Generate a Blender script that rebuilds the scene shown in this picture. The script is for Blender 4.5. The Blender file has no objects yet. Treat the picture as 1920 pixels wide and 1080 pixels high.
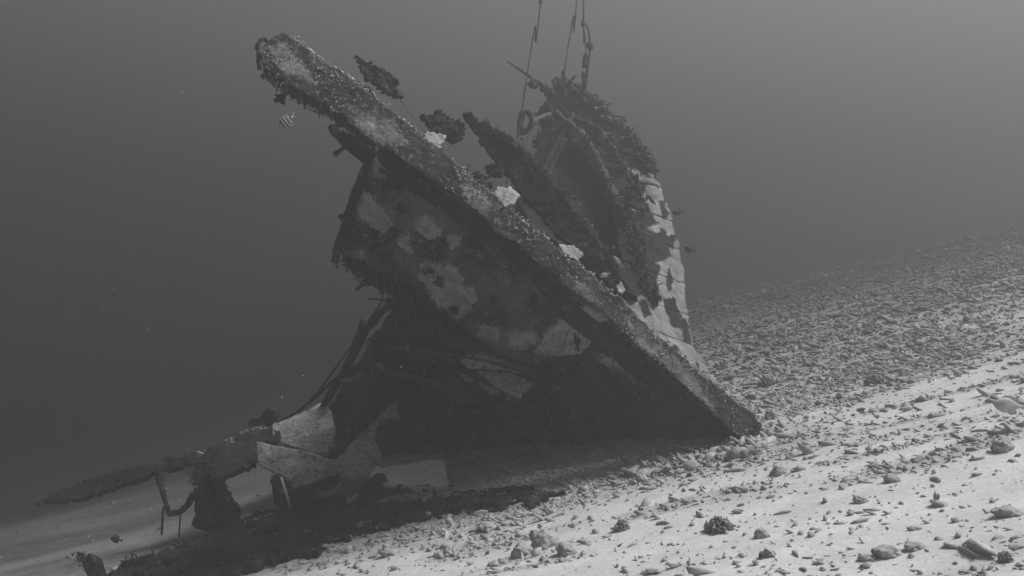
import bpy, math, random
import numpy as np
from mathutils import Vector

random.seed(7)
RNG = np.random.default_rng(7)
F = 1493.0                       # focal length in pixels of the 1920 px wide picture

# ------------------------------------------------------------------ camera, light, exposure
S = bpy.context.scene
COL = S.collection
cam_d = bpy.data.cameras.new('camera'); cam = bpy.data.objects.new('camera', cam_d); COL.objects.link(cam)
cam.location = (0, 0, 0); cam.rotation_euler = (math.radians(90), 0, 0)
cam_d.sensor_width = 36; cam_d.lens = F/1920*36; cam_d.clip_start = 0.05; cam_d.clip_end = 300
S.camera = cam

SUN_EL, SUN_AZ = 55.0, 84.0       # azimuth measured from +Y (away from the camera) towards +X (right)
w = bpy.data.worlds.new('World'); S.world = w; w.use_nodes = True
nt = w.node_tree; nt.nodes.clear()
sky = nt.nodes.new('ShaderNodeTexSky'); sky.sky_type = 'NISHITA'; sky.sun_disc = False
sky.sun_elevation = math.radians(SUN_EL); sky.sun_rotation = math.radians(SUN_AZ)
bw = nt.nodes.new('ShaderNodeRGBToBW'); bg = nt.nodes.new('ShaderNodeBackground'); wo = nt.nodes.new('ShaderNodeOutputWorld')
bg.inputs['Strength'].default_value = 0.06
nt.links.new(sky.outputs[0], bw.inputs[0]); nt.links.new(bw.outputs[0], bg.inputs[0]); nt.links.new(bg.outputs[0], wo.inputs[0])
sun_d = bpy.data.lights.new('sun', 'SUN'); sun = bpy.data.objects.new('sun', sun_d); COL.objects.link(sun)
sun_d.energy = 5.0; sun_d.angle = math.radians(24); sun_d.color = (1, 1, 1)
az, el = math.radians(SUN_AZ), math.radians(SUN_EL)
sdir = Vector((math.sin(az)*math.cos(el), math.cos(az)*math.cos(el), math.sin(el)))
sun.rotation_euler = sdir.to_track_quat('Z', 'Y').to_euler()
sun.location = (0, 0, 20)
S.view_settings.view_transform = 'Standard'; S.view_settings.look = 'None'
S.view_settings.gamma = 1; S.view_settings.use_curve_mapping = False
S.view_settings.exposure = 2.16
S.cycles.volume_bounces = 3; S.cycles.max_bounces = 6; S.cycles.diffuse_bounces = 3
S.cycles.use_denoising = True
HAZE_DENSITY, HAZE_ALBEDO, HAZE_G = 0.084, 0.176, 0.54

# ------------------------------------------------------------------ noise
def _h(ix, iy, iz, seed):
    n = (ix.astype(np.int64)*374761393 + iy.astype(np.int64)*668265263 + iz.astype(np.int64)*2147483647 + seed*1013904223) & 0xffffffff
    n = ((n ^ (n >> 13))*1274126177) & 0xffffffff
    n = ((n ^ (n >> 16))*2246822519) & 0xffffffff
    return ((n ^ (n >> 15)) & 0xffffff)/float(0xffffff)*2-1
def vnoise(p, seed=0):
    p = np.asarray(p, float); i = np.floor(p); f = p-i; f = f*f*f*(f*(f*6-15)+10)
    ix, iy, iz = i[..., 0], i[..., 1], i[..., 2]; r = 0
    for a in (0, 1):
        for b in (0, 1):
            for c in (0, 1):
                wgt = (f[..., 0] if a else 1-f[..., 0])*(f[..., 1] if b else 1-f[..., 1])*(f[..., 2] if c else 1-f[..., 2])
                r = r + wgt*_h(ix+a, iy+b, iz+c, seed)
    return r
def fbm(p, oct=4, seed=0, gain=.5):
    p = np.asarray(p, float); s = 0; a = 1; t = 0
    for k in range(oct):
        s = s+a*vnoise(p*(2.03**k)+k*17.3, seed+k); t += a; a *= gain
    return s/t

# ------------------------------------------------------------------ geometry of the place
def P(u, v, Y):                   # a point Y metres away whose picture position is (u, v)
    u, v, Y = np.broadcast_arrays(np.asarray(u, float), np.asarray(v, float), np.asarray(Y, float))
    return np.stack([(u-960)/F*Y, Y, (540-v)/F*Y], -1)
def px_of(p):
    p = np.asarray(p, float)
    return p[..., 0]/p[..., 1]*F+960, 540-p[..., 2]/p[..., 1]*F
def ground_base(x, y):
    return -1.585 + .25*46*np.tanh(x/46.0) - .02*np.clip(y, -10, 8) + .030*np.clip(y-8, 0, 14)*np.clip(x/4, 0, 1)
def ground_z(x, y):
    p = np.stack([x, y, 0*x], -1)
    z = ground_base(x, y)
    z = z + .10*fbm(p*[.22, .45, 1], 3, 3) + .030*fbm(p*[.8, 2.2, 1], 3, 9) + .010*fbm(p*[4, 8, 1], 3, 21)
    return z
def hit_ground(u, v):
    dx, dz = (u-960)/F, (540-v)/F
    ys = np.linspace(1.5, 40, 500); g = ground_z(dx*ys, ys); k = np.nonzero(dz*ys < g)[0]
    y = float(ys[k[0]]) if len(k) else 40.0
    return Vector((dx*y, y, float(ground_z(np.array(dx*y), np.array(y)))))

# ------------------------------------------------------------------ materials
def nodes_of(m):
    m.use_nodes = True; n = m.node_tree; n.nodes.clear(); return n, n.nodes, n.links
def ramp(N, lo, hi, c0, c1):
    r = N.new('ShaderNodeValToRGB'); r.color_ramp.elements[0].position = lo; r.color_ramp.elements[1].position = hi
    r.color_ramp.elements[0].color = (c0, c0, c0, 1); r.color_ramp.elements[1].color = (c1, c1, c1, 1); return r
def encrusted(name, dark=.03, mid=.07, light=.14, paint=None, scale=6, bump=.5, speck=.0, rough=.85, lightness=.62):
    """mottled metal with growth; where the mesh attribute 'paint' is high, the paint or bare patch shows"""
    m = bpy.data.materials.new(name); n, N, L = nodes_of(m)
    tc = N.new('ShaderNodeTexCoord'); out = N.new('ShaderNodeOutputMaterial'); b = N.new('ShaderNodeBsdfPrincipled')
    b.inputs['Roughness'].default_value = rough; b.inputs['Specular IOR Level'].default_value = .15
    def noise(s, d=6, r=.6, off=0.0):
        x = N.new('ShaderNodeTexNoise'); x.inputs['Scale'].default_value = s; x.inputs['Detail'].default_value = d
        x.inputs['Roughness'].default_value = r; x.inputs['Distortion'].default_value = off
        L.new(tc.outputs['Object'], x.inputs['Vector']); return x
    a = noise(scale*.35, 8, .65, .4); r1 = ramp(N, .38, .62, dark, mid); L.new(a.outputs[0], r1.inputs[0])
    c = noise(scale*2.3, 8, .7, .2); r2 = ramp(N, lightness-.06, lightness+.06, 0, 1); L.new(c.outputs[0], r2.inputs[0])
    mx = N.new('ShaderNodeMixRGB'); L.new(r2.outputs[0], mx.inputs[0]); L.new(r1.outputs[0], mx.inputs[1]); mx.inputs[2].default_value = (light,)*3+(1,)
    col = mx.outputs[0]
    if paint is not None:
        at = N.new('ShaderNodeAttribute'); at.attribute_name = 'paint'
        e = noise(scale*4, 6, .7)
        add = N.new('ShaderNodeMath'); add.operation = 'ADD'; L.new(at.outputs['Fac'], add.inputs[0])
        sc = N.new('ShaderNodeMath'); sc.operation = 'MULTIPLY_ADD'; L.new(e.outputs[0], sc.inputs[0]); sc.inputs[1].default_value = .9; sc.inputs[2].default_value = -.45
        L.new(sc.outputs[0], add.inputs[1])
        rp = ramp(N, .44, .56, 0, 1); L.new(add.outputs[0], rp.inputs[0])
        pc = noise(scale*1.2, 8, .7); pr = ramp(N, .35, .65, paint*.45, paint*1.2); L.new(pc.outputs[0], pr.inputs[0])
        pn = noise(scale*14, 4, .7); pq = ramp(N, .36, .44, .35, 1); L.new(pn.outputs[0], pq.inputs[0])
        pm = N.new('ShaderNodeMixRGB'); pm.blend_type = 'MULTIPLY'; pm.inputs[0].default_value = .6
        L.new(pr.outputs[0], pm.inputs[1]); L.new(pq.outputs[0], pm.inputs[2])
        mm = N.new('ShaderNodeMixRGB'); L.new(rp.outputs[0], mm.inputs[0]); L.new(col, mm.inputs[1]); L.new(pm.outputs[0], mm.inputs[2]); col = mm.outputs[0]
    if speck:
        v = N.new('ShaderNodeTexVoronoi'); v.inputs['Scale'].default_value = scale*9; L.new(tc.outputs['Object'], v.inputs['Vector'])
        rv = ramp(N, .10, .2, 1, 0); L.new(v.outputs[0], rv.inputs[0])
        k = noise(scale*1.1, 3, .5); rk = ramp(N, .5, .62, 0, 1); L.new(k.outputs[0], rk.inputs[0])
        mu = N.new('ShaderNodeMath'); mu.operation = 'MULTIPLY'; L.new(rv.outputs[0], mu.inputs[0]); L.new(rk.outputs[0], mu.inputs[1])
        ms = N.new('ShaderNodeMixRGB'); L.new(mu.outputs[0], ms.inputs[0]); L.new(col, ms.inputs[1]); ms.inputs[2].default_value = (speck,)*3+(1,); col = ms.outputs[0]
    L.new(col, b.inputs['Base Color'])
    bn = noise(scale*3, 10, .7); bp = N.new('ShaderNodeBump'); bp.inputs['Strength'].default_value = bump; bp.inputs['Distance'].default_value = .04
    L.new(bn.outputs[0], bp.inputs['Height']); L.new(bp.outputs[0], b.inputs['Normal'])
    L.new(b.outputs[0], out.inputs[0]); return m

M = {}
M['rust'] = encrusted('rust_growth', .015, .045, .16, scale=7, bump=.9)
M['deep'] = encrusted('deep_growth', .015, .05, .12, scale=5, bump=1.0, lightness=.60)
M['rail'] = encrusted('rail_crust', .016, .055, .24, paint=.24, scale=10, bump=.8, speck=.42, lightness=.6)
M['plate'] = encrusted('stern_paint', .012, .17, .34, paint=.50, scale=7, bump=1.2, speck=.3)
M['deck'] = encrusted('deck_growth', .010, .026, .06, scale=5, bump=1.0)
M['shell'] = encrusted('hull_paint', .008, .02, .05, paint=.25, scale=3.5, bump=.5)
M['blade'] = encrusted('blade_bronze', .36, .58, .14, scale=9, bump=.9, lightness=.56)
M['blade_pale'] = encrusted('blade_pale_crust', .62, .80, .25, scale=12, bump=.6, lightness=.62)
M['crust'] = encrusted('pale_crust', .20, .40, .5, scale=12, bump=.5)
M['rope'] = encrusted('rope_fibre', .05, .09, .16, scale=20, bump=.4)
M['stone'] = encrusted('coral_stone', .26, .48, .55, scale=10, bump=.5, lightness=.62)
M['stone_dark'] = encrusted('haze_faded_stone', .15, .28, .36, scale=6, bump=.5, lightness=.62)  # stone colour darkened for distant pieces, painting their fade into haze
M['under'] = encrusted('underside_crust', .014, .09, .18, scale=3.2, bump=.8, lightness=.60)
M['weed'] = encrusted('dark_weed', .03, .08, .17, scale=14, bump=.5)
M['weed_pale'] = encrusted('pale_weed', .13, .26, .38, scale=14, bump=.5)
M['barnacle'] = encrusted('barnacle_shell', .25, .42, .55, scale=20, bump=.3)
def flat(name, c, rough=.7):
    m = bpy.data.materials.new(name); n, N, L = nodes_of(m); tc = N.new('ShaderNodeTexCoord')
    x = N.new('ShaderNodeTexNoise'); x.inputs['Scale'].default_value = 30; L.new(tc.outputs['Object'], x.inputs['Vector'])
    r = ramp(N, .3, .7, c*.75, c*1.2); L.new(x.outputs[0], r.inputs[0])
    b = N.new('ShaderNodeBsdfPrincipled'); b.inputs['Roughness'].default_value = rough; L.new(r.outputs[0], b.inputs['Base Color'])
    o = N.new('ShaderNodeOutputMaterial'); L.new(b.outputs[0], o.inputs[0]); return m
M['fish_dark'] = flat('fish_skin_dark', .05); M['fish_mid'] = flat('fish_skin_grey', .40); M['fish_pale'] = flat('fish_skin_pale', .38)
def sand_mat():
    m = bpy.data.materials.new('sand'); n, N, L = nodes_of(m); tc = N.new('ShaderNodeTexCoord')
    b = N.new('ShaderNodeBsdfPrincipled'); b.inputs['Roughness'].default_value = .95; b.inputs['Specular IOR Level'].default_value = .05
    mp = N.new('ShaderNodeMapping'); mp.inputs['Scale'].default_value = (.45, 1.0, 1); L.new(tc.outputs['Object'], mp.inputs[0])
    def noise(s, d, r, src):
        x = N.new('ShaderNodeTexNoise'); x.inputs['Scale'].default_value = s; x.inputs['Detail'].default_value = d; x.inputs['Roughness'].default_value = r
        L.new(src, x.inputs['Vector']); return x
    a = noise(1.6, 8, .6, mp.outputs[0]); ra = ramp(N, .35, .65, .50, .68); L.new(a.outputs[0], ra.inputs[0])
    g = noise(70, 6, .75, tc.outputs['Object']); rg = ramp(N, .36, .5, .72, 1); L.new(g.outputs[0], rg.inputs[0])
    mu = N.new('ShaderNodeMixRGB'); mu.blend_type = 'MULTIPLY'; mu.inputs[0].default_value = .8; L.new(ra.outputs[0], mu.inputs[1]); L.new(rg.outputs[0], mu.inputs[2])
    # fine rubble colour; its attribute also darkens the far bed to imitate haze
    at = N.new('ShaderNodeAttribute'); at.attribute_name = 'rubble'
    v = noise(9, 8, .8, mp.outputs[0]); rv = ramp(N, .38, .62, .16, .42); L.new(v.outputs[0], rv.inputs[0])
    mm = N.new('ShaderNodeMixRGB'); L.new(at.outputs['Fac'], mm.inputs[0]); L.new(mu.outputs[0], mm.inputs[1]); L.new(rv.outputs[0], mm.inputs[2])
    al = N.new('ShaderNodeAttribute'); al.attribute_name = 'haze_fade'; m3 = N.new('ShaderNodeMixRGB'); L.new(al.outputs['Fac'], m3.inputs[0]); L.new(mm.outputs[0], m3.inputs[1]); m3.inputs[2].default_value = (.055, .055, .055, 1)  # dark colour painted on far and left bed to fade it into haze
    L.new(m3.outputs[0], b.inputs['Base Color'])
    bb = noise(26, 8, .7, mp.outputs[0]); bp = N.new('ShaderNodeBump'); bp.inputs['Strength'].default_value = .6; bp.inputs['Distance'].default_value = .03
    L.new(bb.outputs[0], bp.inputs['Height']); L.new(bp.outputs[0], b.inputs['Normal'])
    o = N.new('ShaderNodeOutputMaterial'); L.new(b.outputs[0], o.inputs[0]); return m
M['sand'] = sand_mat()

# ------------------------------------------------------------------ object helpers
def thing(name, loc, label=None, cat=None, group=None):
    o = bpy.data.objects.new(name, None); COL.objects.link(o); o.location = loc; o.empty_display_size = .1
    if label: o['label'] = label
    if cat: o['category'] = cat
    if group: o['group'] = group
    return o
def tag(o, label, cat, group=None):
    o['label'] = label; o['category'] = cat
    if group: o['group'] = group
    return o
def world_loc(o):
    p = Vector(o.location)
    while o.parent: o = o.parent; p += Vector(o.location)
    return p
def mesh_obj(name, V, Fc, mat, parent=None, loc=None, attrs=None, smooth=True, kind=None):
    """V in world coordinates; the mesh is stored relative to the parent (or to loc)"""
    V = np.asarray(V, float)
    base = Vector((0, 0, 0))
    if parent is not None: base = world_loc(parent)
    elif loc is not None: base = Vector(loc)
    me = bpy.data.meshes.new(name)
    Vl = V-np.array(base)
    if isinstance(Fc, np.ndarray):
        k = Fc.shape[1]; nf = len(Fc)
        me.vertices.add(len(Vl)); me.vertices.foreach_set('co', Vl.ravel())
        me.loops.add(nf*k); me.loops.foreach_set('vertex_index', Fc.ravel().astype(np.int32))
        me.polygons.add(nf); me.polygons.foreach_set('loop_start', np.arange(0, nf*k, k, dtype=np.int32))
        me.update(calc_edges=True)
    else:
        me.from_pydata([tuple(v) for v in Vl], [], [tuple(int(i) for i in f) for f in Fc])
    if smooth: me.polygons.foreach_set('use_smooth', np.ones(len(me.polygons), bool))
    for an, av in (attrs or {}).items():
        a = me.attributes.new(an, 'FLOAT', 'POINT'); a.data.foreach_set('value', np.asarray(av, np.float32))
    me.materials.append(mat); me.update()
    o = bpy.data.objects.new(name, me); COL.objects.link(o)
    if parent is not None: o.parent = parent
    elif loc is not None: o.location = loc
    if kind: o['kind'] = kind
    return o

def sdf_poly(poly, U, Vv):
    """signed distance to a polygon, positive inside"""
    poly = np.asarray(poly, float); q = np.stack([U, Vv], -1); d = np.full(U.shape, 1e9); ins = np.zeros(U.shape, bool)
    n = len(poly)
    for i in range(n):
        a, b = poly[i], poly[(i+1) % n]; ab = b-a; t = np.clip(((q-a)@ab)/max(ab@ab, 1e-9), 0, 1)
        c = a+t[..., None]*ab; d = np.minimum(d, np.hypot(q[..., 0]-c[..., 0], q[..., 1]-c[..., 1]))
        cond = (a[1] > Vv) != (b[1] > Vv)
        with np.errstate(divide='ignore', invalid='ignore'):
            xs = (b[0]-a[0])*(Vv-a[1])/(b[1]-a[1]+1e-12)+a[0]
        ins ^= cond & (U < xs)
    return np.where(ins, d, -d)
def tps(ctrl):
    c = np.asarray(ctrl, float); xy = c[:, :2]/500; n = len(c)
    def k(r2): return np.where(r2 > 0, .5*r2*np.log(r2+1e-12), 0)
    r2 = ((xy[:, None]-xy[None])**2).sum(-1)
    A = np.zeros((n+3, n+3)); A[:n, :n] = k(r2)+np.eye(n)*1e-3; A[:n, n] = 1; A[:n, n+1:] = xy; A[n, :n] = 1; A[n+1:, :n] = xy.T
    s = np.linalg.solve(A, np.r_[c[:, 2], 0, 0, 0])
    def f(U, Vv):
        q = np.stack([U, Vv], -1)/500; o = s[n]+q@s[n+1:]
        for i in range(n): o = o+s[i]*k(((q-xy[i])**2).sum(-1))
        return o
    return f
def paint_mask(polys, U, Vv, soft=10, dark=()):
    m = np.full(U.shape, -99.)
    for p in polys: m = np.maximum(m, sdf_poly(p, U, Vv))
    for p in dark: m = np.minimum(m, -sdf_poly(p, U, Vv))
    m = m+4*fbm(np.stack([U*.09, Vv*.09, 0*U], -1), 3, 61)
    return np.clip(.5+m/soft*.5, 0, 1)
def sheet(name, poly, depth, mat, parent, thick=.08, step=4, rag=4, ragf=.03, disp=.015, dispf=5, paint=None, seams=(), seed=1, soft=10, kind=None, holes=(), back=None, bbox=None, bare=()):
    """a thick plate: outline poly (picture positions) laid on a surface given by depth control points"""
    poly = np.asarray(poly, float); df = depth if callable(depth) else tps(depth)
    u0, v0 = poly.min(0)-rag*2-step; u1, v1 = poly.max(0)+rag*2+step
    if bbox: u0, v0, u1, v1 = max(u0, bbox[0]), max(v0, bbox[1]), min(u1, bbox[2]), min(v1, bbox[3])
    us = np.arange(float(u0), float(u1)+step, step); vs = np.arange(float(v0), float(v1)+step, step); U, Vv = np.meshgrid(us, vs)
    def S_(U, Vv):
        q = np.stack([U*ragf, Vv*ragf, 0*U+seed*7.7], -1)
        d = sdf_poly(poly, U, Vv)+rag*(fbm(q, 2, seed)*1.4+.8*vnoise(q*3.7, seed+5))
        for h in holes: d = np.minimum(d, -sdf_poly(h, U, Vv)+rag*vnoise(q*2, seed+9))
        for (a, b, c) in seams: d = np.minimum(d, a*U+b*Vv+c)
        return d
    D = S_(U, Vv)
    Dc = (D[:-1, :-1]+D[1:, :-1]+D[:-1, 1:]+D[1:, 1:])/4; keep = Dc > 0
    if not keep.any(): return None
    gy, gx = np.gradient(D, step); g2 = np.maximum(gx*gx+gy*gy, .3)
    used = np.zeros(U.shape, bool)
    kk = np.zeros((U.shape[0]+1, U.shape[1]+1), int); kk[1:-1, 1:-1] = keep
    cnt = kk[:-1, :-1]+kk[1:, :-1]+kk[:-1, 1:]+kk[1:, 1:]
    used = cnt > 0; bnd = used & (cnt < 4)
    Um, Vm = U.astype(float), Vv.astype(float); lim = step*.6
    Um[bnd] -= np.clip(D*gx/g2, -lim, lim)[bnd]; Vm[bnd] -= np.clip(D*gy/g2, -lim, lim)[bnd]
    Y = df(Um, Vm); X = P(Um, Vm, Y)
    # surface normals from the grid
    tu = np.gradient(X, axis=1); tv = np.gradient(X, axis=0); nn = np.cross(tu, tv); nn /= np.linalg.norm(nn, axis=-1, keepdims=True)+1e-9
    flip = np.sign((nn*X).sum(-1, keepdims=True)); nn = -nn*np.where(flip == 0, 1, flip)     # towards the camera side
    h = disp*(fbm(X*dispf, 4, seed+30)+.5*np.abs(fbm(X*dispf*3, 3, seed+40)))
    Xf = X+nn*h[..., None]
    back_dir = -nn if back is None else np.broadcast_to(np.array(back, float), nn.shape)
    tk = thick*(1+.3*vnoise(X*3, seed+50))
    Xb = X+back_dir*tk[..., None]
    idx = -np.ones(U.shape, int); nv = used.sum(); idx[used] = np.arange(nv)
    Vt = np.concatenate([Xf[used], Xb[used]])
    r, c = np.nonzero(keep)
    a, b_, c_, d_ = idx[r, c], idx[r, c+1], idx[r+1, c+1], idx[r+1, c]
    front = np.stack([a, d_, c_, b_], 1); rear = np.stack([a, b_, c_, d_], 1)+nv
    rims = []
    for (dr, dc, p, q) in ((-1, 0, (0, 0), (0, 1)), (1, 0, (1, 1), (1, 0)), (0, -1, (1, 0), (0, 0)), (0, 1, (0, 1), (1, 1))):
        nb = kk[r+1+dr, c+1+dc] == 0
        i0 = idx[r[nb]+p[0], c[nb]+p[1]]; i1 = idx[r[nb]+q[0], c[nb]+q[1]]
        rims.append(np.stack([i0, i1, i1+nv, i0+nv], 1))
    Fc = np.concatenate([front, rear]+rims)
    at = None
    if paint is not None:
        pm = paint_mask(paint, U[used], Vv[used], soft, bare); at = {'paint': np.concatenate([pm, pm])}
    else: at = {'paint': np.zeros(2*nv)}
    o = mesh_obj(name, Vt, Fc, mat, parent, attrs=at, smooth=True, kind=kind)
    me = o.data
    # keep the plate edges crisp
    sm = np.ones(len(me.polygons), bool); sm[len(front)+len(rear):] = False; me.polygons.foreach_set('use_smooth', sm)
    return o
def tube_mesh(pts, rad, sides=8, lump=0., seed=0, sub=1):
    pts = np.asarray(pts, float); rad = np.broadcast_to(np.asarray(rad, float), (len(pts),)).copy()
    if sub > 1:
        t = np.linspace(0, len(pts)-1, (len(pts)-1)*sub+1); i = np.minimum(t.astype(int), len(pts)-2); f = (t-i)[:, None]
        p0 = pts[np.maximum(i-1, 0)]; p1 = pts[i]; p2 = pts[i+1]; p3 = pts[np.minimum(i+2, len(pts)-1)]
        q = .5*((2*p1)+(-p0+p2)*f+(2*p0-5*p1+4*p2-p3)*f**2+(-p0+3*p1-3*p2+p3)*f**3)
        rad = np.interp(t, np.arange(len(rad)), rad); pts = q
    tg = np.gradient(pts, axis=0); tg /= np.linalg.norm(tg, axis=1, keepdims=True)+1e-9
    up = np.array([.3, .9, .31]); s = np.cross(tg, up); s /= np.linalg.norm(s, axis=1, keepdims=True)+1e-9; t2 = np.cross(s, tg)
    a = np.linspace(0, 2*np.pi, sides, endpoint=False)
    ring = (np.cos(a)[None, :, None]*s[:, None]+np.sin(a)[None, :, None]*t2[:, None])
    R = rad[:, None, None]*np.ones((1, sides, 1))
    X = pts[:, None]+ring*R
    if lump: X = X+ring*(R*lump*fbm(X*14+seed, 3, seed)[..., None]*1.6)
    n = len(pts); V = X.reshape(-1, 3); Fq = []
    for i in range(n-1):
        for j in range(sides):
            k = (j+1) % sides; Fq.append((i*sides+j, i*sides+k, (i+1)*sides+k, (i+1)*sides+j))
    Fq.append(tuple(range(sides-1, -1, -1))); Fq.append(tuple((n-1)*sides+j for j in range(sides)))
    return V, Fq
def tube(name, pts, rad, mat, parent=None, loc=None, **k):
    V, Fq = tube_mesh(pts, rad, **k); return mesh_obj(name, V, Fq, mat, parent, loc)
def px_path(L): return np.array([P(*q) for q in L])

# icosahedron for stones, lumps and barnacles
_t = (1+5**.5)/2
ICO_V = np.array([(-1, _t, 0), (1, _t, 0), (-1, -_t, 0), (1, -_t, 0), (0, -1, _t), (0, 1, _t), (0, -1, -_t), (0, 1, -_t), (_t, 0, -1), (_t, 0, 1), (-_t, 0, -1), (-_t, 0, 1)], float)
ICO_V /= np.linalg.norm(ICO_V[0])
ICO_F = np.array([(0, 11, 5), (0, 5, 1), (0, 1, 7), (0, 7, 10), (0, 10, 11), (1, 5, 9), (5, 11, 4), (11, 10, 2), (10, 7, 6), (7, 1, 8), (3, 9, 4), (3, 4, 2), (3, 2, 6), (3, 6, 8), (3, 8, 9), (4, 9, 5), (2, 4, 11), (6, 2, 10), (8, 6, 7), (9, 8, 1)])
def ico2(n=1):
    V = [tuple(v) for v in ICO_V]; Fc = [tuple(f) for f in ICO_F]
    for _ in range(n):
        cache = {}; nf = []
        def mid(a, b):
            k = (min(a, b), max(a, b))
            if k not in cache:
                m = np.array(V[a])+np.array(V[b]); V.append(tuple(m/np.linalg.norm(m))); cache[k] = len(V)-1
            return cache[k]
        for a, b, c in Fc:
            x, y, z = mid(a, b), mid(b, c), mid(c, a); nf += [(a, x, z), (b, y, x), (c, z, y), (x, y, z)]
        Fc = nf
    return np.array(V), np.array(Fc)
def blobs(name, C, R, mat, parent=None, kind='stuff', stretch=None, rot=None, jit=.25, bv=None, bf=None):
    """many small lumps as one mesh; C (n,3) centres, R (n,) radii, stretch (n,3), rot (n,3,3)"""
    bv = ICO_V if bv is None else bv; bf = ICO_F if bf is None else bf
    C = np.asarray(C, float); n = len(C); R = np.broadcast_to(np.asarray(R, float), (n,))
    V = bv[None]*(1+jit*RNG.uniform(-1, 1, (n, len(bv), 1)))
    if stretch is not None: V = V*stretch[:, None, :]
    if rot is not None: V = np.einsum('nij,nkj->nki', rot, V)
    V = V*R[:, None, None]+C[:, None]
    Fc = bf[None]+(np.arange(n)*len(bv))[:, None, None]
    return mesh_obj(name, V.reshape(-1, 3), Fc.reshape(-1, 3), mat, parent, kind=kind)
def rots(n, flat=True):
    a = RNG.uniform(0, 2*np.pi, n); ca, sa = np.cos(a), np.sin(a); z = np.zeros(n); o = np.ones(n)
    Rz = np.stack([np.stack([ca, -sa, z], -1), np.stack([sa, ca, z], -1), np.stack([z, z, o], -1)], 1)
    b = RNG.normal(0, .35 if flat else 2, n); cb, sb = np.cos(b), np.sin(b)
    Rx = np.stack([np.stack([cb, z, sb], -1), np.stack([z, o, z], -1), np.stack([-sb, z, cb], -1)], 1)
    return np.einsum('nij,njk->nik', Rz, Rx)

# ------------------------------------------------------------------ sky dome, sea bed, water
def build_seabed():
    # one sheet, fine near the camera, coarse to the horizon of the haze
    def axis(parts):
        out = []
        for a, b, n in parts: out += list(np.linspace(a, b, n, endpoint=False))
        return np.array(out+[parts[-1][1]])
    xs = axis([(-60, -16, 24), (-16, -6, 60), (-6, 6, 300), (6, 14, 80), (14, 60, 30)])
    ys = axis([(-12, 2, 16), (2, 8, 260), (8, 16, 160), (16, 80, 80)])
    X, Y = np.meshgrid(xs, ys); Z = ground_z(X, Y)
    V = np.stack([X, Y, Z], -1).reshape(-1, 3); n, m = X.shape
    i = np.arange(n*m).reshape(n, m); Fc = np.stack([i[:-1, :-1], i[:-1, 1:], i[1:, 1:], i[1:, :-1]], -1).reshape(-1, 4)
    rub = np.maximum(rubble_density(X, Y), np.maximum(np.clip((-X-1.0)/2.0, 0, 1)*np.clip(.55+1.6*fbm(np.stack([X*.35, Y*1.1, 0*X], -1), 4, 93), 0, .95), np.clip((Y-10)/6, 0, 1)))
    o = mesh_obj('seabed', V, Fc, M['sand'], attrs={'rubble': np.clip(rub, 0, 1).ravel(), 'haze_fade': np.clip((Y-10.5+2.5*np.clip((-X-1.5)/2, 0, 1))/6+.25*fbm(np.stack([X*.3, Y*.5, 0*X], -1), 3, 91)+.2*np.clip((-X-1.3)/1.2, 0, 1), 0, 1).ravel()}, kind='structure'); return o  # second attribute marks where the painted fade darkens the bed
def rubble_density(x, y):
    p = np.stack([x, y, 0*x], -1)
    edge = 6.0+.75*np.maximum(0, x-1.9)+.25*np.maximum(0, -x-1)
    n = fbm(p*[.35, 1.3, 1], 3, 77); n2 = fbm(p*[.9, 3.2, 1], 3, 78)
    far = np.clip((y-edge+.9*n)/1.1+.5, 0, 1)
    n3 = fbm(np.stack([x-.25*y, y, 0*x], -1)*[.7, 3.0, 1], 3, 81)
    near = np.maximum(np.clip((n2-.20)*3, 0, 1)*.45, np.clip((n3-.20)*3, 0, 1)*.6)
    far = far*np.clip((x+1.6)/1.0, .05, 1); near = near*np.clip((x+2.4)/1.0, .05, 1)
    return np.clip(np.maximum(far*(.72+.5*n2), near), 0, 1)
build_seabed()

def build_rubble():
    n = 300000
    y = 2.4+RNG.random(n)**1.0*17; x = RNG.uniform(-.72, .72, n)*y
    d = rubble_density(x, y)
    keep = RNG.random(n) < (.045+.85*d**1.3)*np.clip(1.1-(y-6)/22, .3, 1)*np.clip((x+3)/1.5, .1, 1)
    hidden = (x < .9) & (y > 9.6) & (x > -3.0)
    keep &= ~hidden
    x, y = x[keep], y[keep]; n = len(x)
    R = np.exp(RNG.normal(math.log(.0095), .58, n))*np.clip(.40+y*.062, .5, 1.1); R = np.clip(R, .003, .045)
    z = ground_z(x, y)+R*.25
    st = np.stack([RNG.uniform(1.0, 3.4, n), RNG.uniform(.5, 1.0, n), RNG.uniform(.45, .95, n)], -1)
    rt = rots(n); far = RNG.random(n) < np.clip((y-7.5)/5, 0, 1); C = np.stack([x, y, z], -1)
    for nm, mt, k in (('coral_rubble', M['stone'], ~far), ('haze_faded_rubble', M['stone_dark'], far)):  # far pieces take the darkened colour that imitates haze
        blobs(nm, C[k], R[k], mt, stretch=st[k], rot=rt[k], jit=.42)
    return n
print('rubble', build_rubble())

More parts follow.
